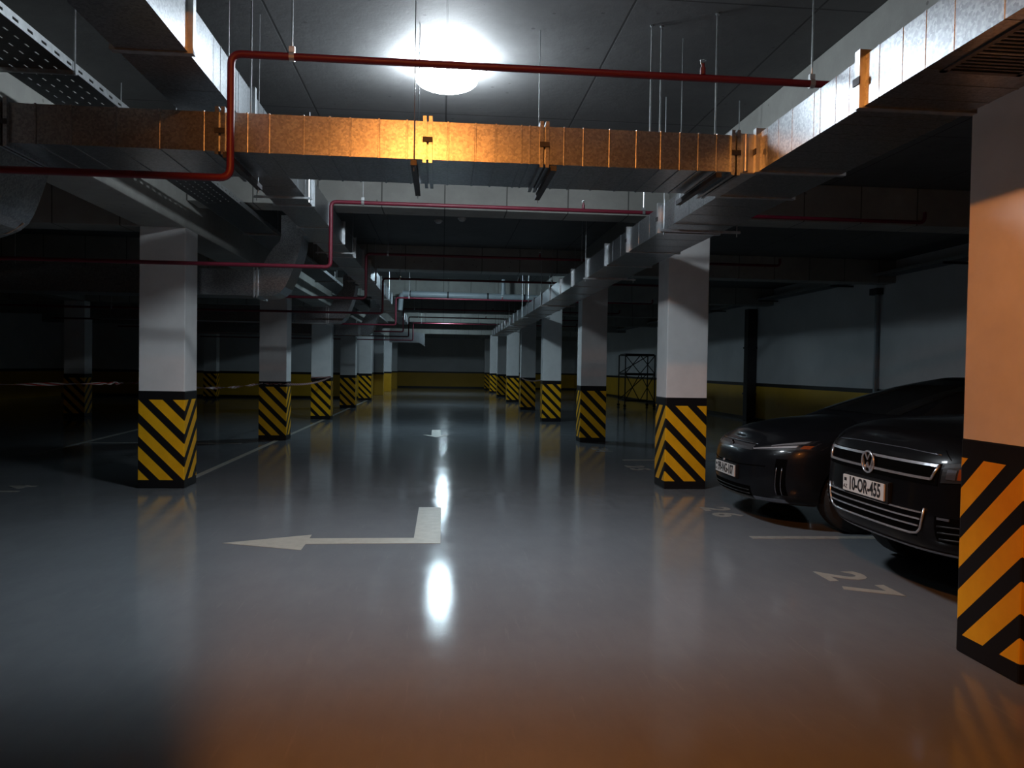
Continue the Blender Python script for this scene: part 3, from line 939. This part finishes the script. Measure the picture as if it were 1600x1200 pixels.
class Car:
    def __init__(self, name, loc, label, paint):
        self.root = thing(name, loc, label, 'car', 'parked cars')
        self.loc = Vector(loc); self.paint = paint
    def mesh_from(self, name, vs, fs, mat, subsurf=1, cuts=(), parent=None):
        me = bpy.data.meshes.new(name)
        me.from_pydata(vs, [], fs)
        bm = bmesh.new(); bm.from_mesh(me)
        bmesh.ops.remove_doubles(bm, verts=bm.verts, dist=1e-5)
        bmesh.ops.recalc_face_normals(bm, faces=bm.faces)
        bm.to_mesh(me); bm.free()
        o = bpy.data.objects.new(name, me); COL.objects.link(o)
        if subsurf:
            md = o.modifiers.new('s', 'SUBSURF'); md.levels = subsurf; md.render_levels = subsurf
        tmp = []
        for (cx, cz, rad) in cuts:
            q = MB().tube([(cx, -1.2, cz), (cx, 1.2, cz)], rad, 40)
            cme = bpy.data.meshes.new('cut'); cme.from_pydata(q.v, [], q.f)
            bb = bmesh.new(); bb.from_mesh(cme); bmesh.ops.recalc_face_normals(bb, faces=bb.faces); bb.to_mesh(cme); bb.free()
            co = bpy.data.objects.new('cut', cme); COL.objects.link(co); tmp.append(co)
            md = o.modifiers.new('b', 'BOOLEAN'); md.operation = 'DIFFERENCE'; md.object = co; md.solver = 'EXACT'
        dg = bpy.context.evaluated_depsgraph_get(); dg.update()
        me2 = bpy.data.meshes.new_from_object(o.evaluated_get(dg))
        bpy.data.objects.remove(o)
        for t_ in tmp: bpy.data.objects.remove(t_)
        me2.name = name
        me2.materials.clear(); me2.materials.append(mat)
        me2.polygons.foreach_set('use_smooth', [True]*len(me2.polygons))
        try: me2.set_sharp_from_angle(angle=math.radians(32))
        except Exception: pass
        ob = bpy.data.objects.new(name, me2); COL.objects.link(ob)
        ob.parent = parent or self.root; ob['base'] = tuple(self.loc)
        return ob
    def set_target(self, *objs):
        bm = bmesh.new()
        for o in objs: bm.from_mesh(o.data)
        self.bvh = BVHTree.FromBMesh(bm); bm.free()
    def hit(self, y, z):
        h = self.bvh.ray_cast(Vector((-3, y, z)), Vector((1, 0, 0)))
        return h[0].x if h[0] is not None else None
    def hit_side(self, x, z, sgn):
        h = self.bvh.ray_cast(Vector((x, sgn*3, z)), Vector((0, -sgn, 0)))
        return h[0].y if h[0] is not None else None
    def part(self, mb, name, mat, parent=None, smooth=False, bevel=0.0):
        """mb in car coordinates"""
        me = bpy.data.meshes.new(name)
        me.from_pydata(mb.v, [], mb.f)
        bm = bmesh.new(); bm.from_mesh(me)
        bmesh.ops.recalc_face_normals(bm, faces=bm.faces)
        if bevel: bmesh.ops.bevel(bm, geom=bm.edges[:], offset=bevel, segments=2, affect='EDGES')
        bm.to_mesh(me); bm.free()
        if smooth: me.polygons.foreach_set('use_smooth', [True]*len(me.polygons))
        me.materials.append(mat)
        o = bpy.data.objects.new(name, me); COL.objects.link(o)
        o.parent = parent or self.root
        return o
    def patch(self, name, fn, nu, nv, out, mat, parent=None, thick=0.02):
        """fn(u,v)->(y,z); grid laid on the front of the body, raised by `out`"""
        vs = []; last = 0.3
        for i in range(nu+1):
            for j in range(nv+1):
                y, z = fn(i/nu, j/nv)
                x = self.hit(y, z)
                if x is None or x > 1.6: x = last
                last = x
                vs.append((x-out, y, z))
        n = len(vs); vs += [(x+thick+out, y, z) for x, y, z in vs]
        fs = []
        W_ = nv+1
        for i in range(nu):
            for j in range(nv):
                a, b, c_, d = i*W_+j, (i+1)*W_+j, (i+1)*W_+j+1, i*W_+j+1
                fs += [(a, b, c_, d), (n+a, n+d, n+c_, n+b)]
        edge = [i*W_ for i in range(nu+1)]+[nu*W_+j for j in range(1, W_)]+[i*W_+nv for i in range(nu-1, -1, -1)]+[j for j in range(nv-1, 0, -1)]
        for k in range(len(edge)):
            a, b = edge[k], edge[(k+1) % len(edge)]
            fs.append((a, b, n+b, n+a))
        mb = MB(); mb.add(vs, fs)
        return self.part(mb, name, mat, parent, smooth=False)
    def bar(self, name, yz, r, out, mat, parent=None, n=8, step=0.04):
        pts = []
        for (a, b) in zip(yz[:-1], yz[1:]):
            k = max(1, int(math.dist(a, b)/step))
            for i in range(k):
                pts.append((a[0]+(b[0]-a[0])*i/k, a[1]+(b[1]-a[1])*i/k))
        pts.append(yz[-1])
        P = []
        for y, z in pts:
            x = self.hit(y, z)
            if x is None: x = P[-1][0]+out if P else 0.1
            P.append((x-out, y, z))
        return self.part(MB().tube(P, r, n), name, mat, parent, smooth=True)
    def wheel(self, x, y, r, wid, sgn):
        w = self.part(MB().tube([(x, y-wid/2, r), (x, y-wid/2+.02, r), (x, y+wid/2-.02, r), (x, y+wid/2, r)], [r-.03, r, r, r-.03], 32), 'wheel', M['rubber'], smooth=False)
        yo = y+sgn*(wid/2-.012)
        self.part(MB().tube([(x, yo, r), (x, yo+sgn*.02, r)], r*0.70, 28), 'rim', M['alloy'], w)
        for k in range(5):
            a = 2*math.pi*k/5+0.3
            self.part(MB().tube([(x, yo+sgn*.024, r), (x+math.cos(a)*r*.66, yo+sgn*.024, r+math.sin(a)*r*.66)], [.035, .028], 6), 'spoke', M['satin'], w)
    def plate(self, y0, y1, z0, z1, x, text, hsx):
        pl = self.part(MB().box(x, x+.012, y0, y1, z0, z1), 'number_plate', M['plate'], bevel=0.003)
        pl['label'] = 'white number plate with black characters'
        me = text_mesh(text, (z1-z0)*1.12, 0.0036, hsx, 0.0005)
        me.materials.append(M['ink']); me.name = 'plate_lettering'
        o = bpy.data.objects.new('plate_lettering', me); COL.objects.link(o); o.parent = pl
        o.matrix_local = Matrix(((0, 0, -1, x-.0012), (-1, 0, 0, (y0+y1)/2-.022), (0, 1, 0, (z0+z1)/2), (0, 0, 0, 1)))
        me = text_mesh('AZ', (z1-z0)*0.34, 0.0, 1.0, 0.0005)
        me.materials.append(M['ink']); me.name = 'country_code'
        o = bpy.data.objects.new('country_code', me); COL.objects.link(o); o.parent = pl
        o.matrix_local = Matrix(((0, 0, -1, x-.0012), (-1, 0, 0, y1-.036), (0, 1, 0, z0+.032), (0, 0, 0, 1)))
        self.part(MB().box(x-.0012, x, y1-.052, y1-.02, z1-.045, z1-.022), 'flag_mark', M['ink'], pl)
        return pl

def build_body(car, L, hw, zt, zsh, nose, hood_tab, bot, cuts, crown, ef, cor):
    """hood_tab: height of the shoulder line over x; nose: [(z fraction, x offset, width factor)]"""
    rings = []
    for fr, dx, wf in nose:
        out = plan_outline(dx, L-dx*0.6, hw*wf, 14, 18, ef, cor)
        ring = []
        for x, y in out:
            top = smooth_tab(hood_tab, x)
            zb = bot
            ring.append((x, y, zb+(top-zb)*fr))
        rings.append(ring)
    vs, fs = shell(rings, crown=crown)
    return car.mesh_from('body', vs, fs, car.paint, 1, cuts)

def build_cabin(car, prof, hw0, hw1, z0_tab, zroof, crown):
    """prof: [(frac, x front, x rear, half width factor 0..1)]"""
    rings = []
    for fr, xf, xr in prof:
        hw = hw0+(hw1-hw0)*fr
        out = plan_outline(xf, xr, hw, 10, 16, 3.4, 0.55, 0.5)
        ring = []
        for x, y in out:
            zb = smooth_tab(z0_tab, x)
            ring.append((x, y, zb+(zroof-zb)*fr))
        rings.append(ring)
    vs, fs = shell(rings, crown=crown, bottom=True)
    ob = car.mesh_from('cabin', vs, fs, car.paint, 1)
    return ob, rings

def windows(car, cabin, side_spans, shield_z, hwf):
    bm = bmesh.new(); bm.from_mesh(cabin.data); bv = BVHTree.FromBMesh(bm); bm.free()
    # windscreen
    vs = []; nu, nv = 12, 8
    z0, z1 = shield_z
    for i in range(nu+1):
        for j in range(nv+1):
            z = z0+(z1-z0)*j/nv
            hw = hwf[0]+(hwf[1]-hwf[0])*j/nv
            y = -hw+2*hw*i/nu
            h = bv.ray_cast(Vector((-1, y, z)), Vector((1, 0, 0)))
            p = h[0] if h[0] is not None else Vector((2, y, z)); nn = h[1] if h[0] is not None else Vector((-1, 0, 0))
            vs.append(tuple(p+(nn if nn.x < 0 else -nn)*0.006))
    W_ = nv+1
    fs = [(i*W_+j, (i+1)*W_+j, (i+1)*W_+j+1, i*W_+j+1) for i in range(nu) for j in range(nv)]
    car.part(MB().add(vs, fs), 'windscreen', M['glass'], smooth=True)
    for sgn in (-1, 1):
        for quad in side_spans:
            vs = []; nu, nv = 10, 4
            (ax, az), (bx, bz), (cx, cz), (dx, dz) = quad   # bottom front, bottom rear, top rear, top front
            for i in range(nu+1):
                for j in range(nv+1):
                    u, v = i/nu, j/nv
                    x = (ax+(bx-ax)*u)*(1-v)+(dx+(cx-dx)*u)*v
                    z = (az+(bz-az)*u)*(1-v)+(dz+(cz-dz)*u)*v
                    h = bv.ray_cast(Vector((x, sgn*3, z)), Vector((0, -sgn, 0)))
                    y = h[0].y if h[0] is not None else sgn*0.7
                    vs.append((x, y+sgn*.006, z))
            W_ = nv+1
            fs = [(i*W_+j, (i+1)*W_+j, (i+1)*W_+j+1, i*W_+j+1) for i in range(nu) for j in range(nv)]
            car.part(MB().add(vs, fs), 'side_window', M['glass'], smooth=True)

def mirrors(car, x, y, z, k=1.0):
    for sgn in (-1, 1):
        mb = MB().tube([(x, sgn*(y+.09), z), (x+.03, sgn*(y+.10), z), (x+.11, sgn*(y+.10), z), (x+.14, sgn*(y+.09), z)], [0.04, 0.085*k, 0.085*k, 0.06], 12)
        o = car.part(mb, 'wing_mirror', car.paint, smooth=True)
        car.part(MB().tube([(x+.07, sgn*(y-.04), z-.05), (x+.07, sgn*(y+.07), z-.03)], 0.025, 8), 'mirror_arm', M['cartrim'], o)

# ---- black off-roader
suv = Car('off_roader', (2.955, 5.06, 0), 'black off-roader with chrome grille parked behind the nearest right column', M['carpaint'])
suv_hood = [(0.0, 0.985), (0.10, 1.035), (0.25, 1.085), (0.6, 1.135), (1.1, 1.17), (1.6, 1.16), (3.6, 1.17), (4.8, 1.10)]
suv_nose = [(0.0, 0.22, 0.86), (0.05, 0.10, 0.93), (0.16, 0.03, 0.985), (0.34, 0.0, 1.0), (0.50, 0.012, 1.0), (0.66, 0.018, 0.995), (0.80, 0.022, 0.985), (0.92, 0.055, 0.965), (1.0, 0.14, 0.90)]
sb = build_body(suv, 4.79, 0.965, 1.0, 1.0, suv_nose, suv_hood, 0.33, [(0.93, 0.38, 0.435), (3.83, 0.38, 0.435)], 0.045, 3.0, 0.62)
cab, _ = build_cabin(suv, [(-0.12, 1.20, 4.70), (0.0, 1.28, 4.68), (0.35, 1.62, 4.60), (0.7, 1.98, 4.46), (0.92, 2.26, 4.32), (1.0, 2.45, 4.2)], 0.90, 0.66, [(0.0, 1.14), (4.8, 1.14)], 1.69, 0.03)
windows(suv, cab, [((1.75, 1.19), (2.65, 1.19), (2.62, 1.56), (2.22, 1.56)), ((2.75, 1.19), (3.6, 1.2), (3.55, 1.56), (2.72, 1.57)), ((3.7, 1.22), (4.25, 1.24), (4.1, 1.54), (3.65, 1.56))], (1.2, 1.6), (0.74, 0.60))
suv.set_target(sb)
for x in (0.93, 3.83):
    for sgn in (-1, 1):
        suv.wheel(x, sgn*0.83, 0.38, 0.26, sgn)
# upper grille
gp = suv.patch('grille', lambda u, v: (-0.64+1.28*u, 0.815+0.135*v), 24, 4, 0.004, M['gap'])
for zz, e in ((0.938, 0.63), (0.852, 0.60)):
    b = suv.patch('chrome_bar', lambda u, v: (-e+2*e*u, zz-0.008+0.016*v), 26, 1, 0.014, M['chrome'], gp)
    b['label'] = 'chrome bar'
for sgn in (-1, 1):
    suv.bar('chrome_end', [(sgn*0.632, 0.94), (sgn*0.60, 0.848)], 0.009, 0.008, M['chrome'], gp)
suv.bar('hood_trim', [(-0.6, 1.0), (-0.3, 1.012), (0.3, 1.012), (0.6, 1.0)], 0.004, 0.002, M['satin'], gp)
# round emblem: ring with a V above a W
ex = suv.hit(0, 0.885)-0.022
def ring_mb(R, r, x, yc, zc, n=36):
    pts = [(x, yc+R*math.cos(2*math.pi*k/n), zc+R*math.sin(2*math.pi*k/n)) for k in range(n+1)]
    return MB().tube(pts, r, 8, caps=False)
em = suv.part(ring_mb(0.073, 0.008, ex, 0, 0.885), 'emblem', M['chrome'], smooth=True)
suv.part(MB().tube([(ex+.012, 0, 0.885), (ex+.002, 0, 0.885)], 0.07, 30), 'emblem_disc', M['gap'], em)
def strokes(mb, pts, w, x):
    for (a, b) in zip(pts[:-1], pts[1:]):
        d = Vector((b[0]-a[0], b[1]-a[1])).normalized(); n = Vector((-d.y, d.x))*w/2
        q = [(a[0]+n.x, a[1]+n.y), (b[0]+n.x, b[1]+n.y), (b[0]-n.x, b[1]-n.y), (a[0]-n.x, a[1]-n.y)]
        mb.prism([(-u, v+0.885) for u, v in q], 'X', x-.006, x+.004)
    return mb
K = 0.072
suv.part(strokes(MB(), [(-.42*K, .86*K), (0, .20*K), (.42*K, .86*K)], 0.0095, ex), 'emblem_letter', M['chrome'], em)
suv.part(strokes(MB(), [(-.86*K, .38*K), (-.42*K, -.82*K), (0, -.02*K), (.42*K, -.82*K), (.86*K, .38*K)], 0.0095, ex), 'emblem_letter', M['chrome'], em)
# number plate and lower grille
px = suv.hit(0, 0.70)-0.03
suv.part(MB().box(px+.012, px+.05, -0.28, 0.28, 0.63, 0.78), 'plate_holder', M['cartrim'], bevel=0.006)
suv.plate(-0.245, 0.275, 0.648, 0.764, px, '10-OR-455', 0.68)
lg = suv.patch('lower_grille', lambda u, v: ((-0.50+1.0*u)*(1+0.14*v), 0.475+0.165*v), 24, 4, 0.003, M['gap'])
for zz, e in ((0.635, 0.555), (0.592, 0.545), (0.548, 0.53)):
    b = suv.patch('chrome_bar', lambda u, v: (-e+2*e*u, zz-0.005+0.010*v), 22, 1, 0.012, M['chrome'], lg); b['label'] = 'chrome bar'
fr = [(-0.575, 0.665), (-0.565, 0.60), (-0.545, 0.53), (-0.515, 0.500), (-0.46, 0.490), (0.46, 0.490), (0.515, 0.500), (0.545, 0.53), (0.565, 0.60), (0.575, 0.665)]
suv.bar('chrome_surround', fr, 0.008, 0.008, M['chrome'], lg)
for sgn in (-1, 1):
    hl = suv.patch('headlamp', lambda u, v: (sgn*(0.66+0.27*u), 0.835+0.03*u+(0.115+0.02*u)*v), 10, 5, 0.006, M['cartrim'])
    suv.patch('lamp_reflector', lambda u, v: (sgn*(0.69+0.05*u), 0.862+0.06*v), 4, 4, 0.010, M['satin'], hl)
    a = suv.patch('indicator', lambda u, v: (sgn*(0.75+0.11*u), 0.865+0.065*v), 4, 4, 0.010, M['amber'], hl); a['label'] = 'amber indicator lens'
    vt = suv.patch('side_intake', lambda u, v: (sgn*(0.64+0.22*u), 0.47+0.16*v), 6, 4, 0.003, M['gap'])
    for zz in (0.49, 0.53, 0.57):
        suv.bar('intake_fin', [(sgn*0.66, zz), (sgn*0.84, zz+.01)], 0.006, 0.006, M['cartrim'], vt)
    suv.patch('fog_lamp', lambda u, v: (sgn*(0.66+0.07*u), 0.61+0.015*v), 3, 2, 0.008, M['satin'], vt)
suv.patch('lower_lip', lambda u, v: (-0.7+1.4*u, 0.375+0.02*v), 20, 1, 0.012, M['satin'])
for sgn in (-1, 1):
    suv.bar('bonnet_seam', [(sgn*0.68, 0.975), (sgn*0.60, 1.03)], 0.003, 0.001, M['gap'])
mirrors(suv, 1.72, 0.93, 1.2)

# ---- dark saloon
sed = Car('saloon_car', (2.935, 7.63, 0), 'dark saloon car with slim headlamps parked beside the second right column', M['carpaint2'])
sed_hood = [(0.0, 0.79), (0.15, 0.825), (0.25, 0.85), (0.45, 0.895), (0.8, 0.95), (1.3, 0.99), (3.4, 1.02), (4.6, 0.98)]
sed_nose = [(0.0, 0.16, 0.88), (0.05, 0.06, 0.95), (0.16, 0.015, 0.985), (0.36, 0.0, 1.0), (0.55, 0.006, 1.0), (0.72, 0.012, 0.995), (0.85, 0.03, 0.98), (0.94, 0.07, 0.93), (1.0, 0.15, 0.84)]
db = build_body(sed, 4.62, 0.90, 1.0, 1.0, sed_nose, sed_hood, 0.215, [(0.95, 0.335, 0.385), (3.65, 0.335, 0.385)], 0.085, 2.5, 0.75)
cab2, _ = build_cabin(sed, [(-0.15, 0.92, 4.45), (0.0, 1.02, 4.36), (0.35, 1.42, 4.1), (0.68, 1.85, 3.75), (0.9, 2.2, 3.4), (1.0, 2.45, 3.2)], 0.84, 0.58, [(0.0, 1.0), (4.6, 1.02)], 1.44, 0.035)
windows(sed, cab2, [((1.55, 1.07), (2.5, 1.07), (2.48, 1.33), (2.05, 1.33)), ((2.58, 1.07), (3.45, 1.08), (3.15, 1.33), (2.55, 1.34))], (1.10, 1.38), (0.70, 0.56))
sed.set_target(db)
for x in (0.95, 3.65):
    for sgn in (-1, 1):
        sed.wheel(x, sgn*0.785, 0.335, 0.225, sgn)
gp = sed.patch('grille_panel', lambda u, v: (-0.42+0.84*u, 0.735+0.05*v), 18, 2, 0.004, M['grey_panel'])
sed.bar('panel_trim', [(-0.44, 0.795), (0, 0.80), (0.44, 0.795)], 0.004, 0.004, M['satin'], gp)
ex = sed.hit(0, 0.765)-0.014
em = sed.part(MB().tube([(ex+.012, 0, 0.765), (ex, 0, 0.765)], 0.034, 20), 'emblem', M['gap'])
q = MB()
for a, b in (((-.04, -.022), (.0, .026)), ((.0, .026), (.022, -.02)), ((-.012, -.004), (.036, .006))):
    d = Vector((b[0]-a[0], b[1]-a[1])).normalized(); n = Vector((-d.y, d.x))*0.004
    q.prism([(-(a[0]+n.x), a[1]+n.y+.765), (-(b[0]+n.x), b[1]+n.y+.765), (-(b[0]-n.x), b[1]-n.y+.765), (-(a[0]-n.x), a[1]-n.y+.765)], 'X', ex-.006, ex-.001)
sed.part(q, 'emblem_mark', M['chrome'], em)
for sgn in (-1, 1):
    hl = sed.patch('headlamp', lambda u, v: (sgn*(0.42+0.45*u), 0.735+0.045*u+(0.022+0.075*u)*v), 16, 3, 0.005, M['cartrim'])
    a = sed.patch('light_strip', lambda u, v: (sgn*(0.44+0.34*u), 0.748+0.045*u+(0.008+0.012*u)*v), 12, 1, 0.010, M['lens'], hl); a['label'] = 'silver lamp strip'
    a = sed.patch('light_strip', lambda u, v: (sgn*(0.60+0.20*u), 0.790+0.04*u+(0.010+0.014*u)*v), 8, 1, 0.010, M['chrome'], hl); a['label'] = 'silver lamp strip'
    a = sed.patch('indicator', lambda u, v: (sgn*(0.805+0.035*u), 0.785+0.03*v), 4, 3, 0.010, M['amber'], hl); a['label'] = 'amber indicator lens'
    ac = sed.patch('air_curtain', lambda u, v: (sgn*(0.70+0.07*u), 0.34+0.34*v), 4, 8, 0.004, M['gap'])
    for yy in (0.715, 0.75):
        sed.bar('curtain_fin', [(sgn*(yy-.01), 0.34), (sgn*yy, 0.60)], 0.005, 0.006, M['satin'], ac)
    sed.patch('lip_blade', lambda u, v: (sgn*(0.48+0.26*u), 0.262+0.035*v), 8, 2, 0.012, M['satin'])
sed.patch('lower_intake', lambda u, v: (-0.46+0.92*u, 0.285+0.10*v), 18, 3, 0.003, M['gap'])
for zz in (0.31, 0.345):
    sed.bar('intake_fin', [(-0.44, zz), (0.44, zz)], 0.005, 0.006, M['cartrim'])
px = sed.hit(0, 0.5)-0.02
sed.bar('bumper_crease', [(-0.62, 0.60), (-0.3, 0.585), (0.3, 0.585), (0.62, 0.60)], 0.004, 0.001, M['gap'])
sed.part(MB().box(px+.012, px+.04, -0.285, 0.285, 0.43, 0.575), 'plate_holder', M['cartrim'], bevel=0.006)
sed.plate(-0.26, 0.26, 0.445, 0.56, px, '99-NG-107', 0.68)
sed.part(MB().tube([(px+.005, 0.02, 0.59), (px-.005, 0.02, 0.59)], 0.014, 12), 'front_camera', M['lens'])
mirrors(sed, 1.62, 0.84, 1.03, 0.85)
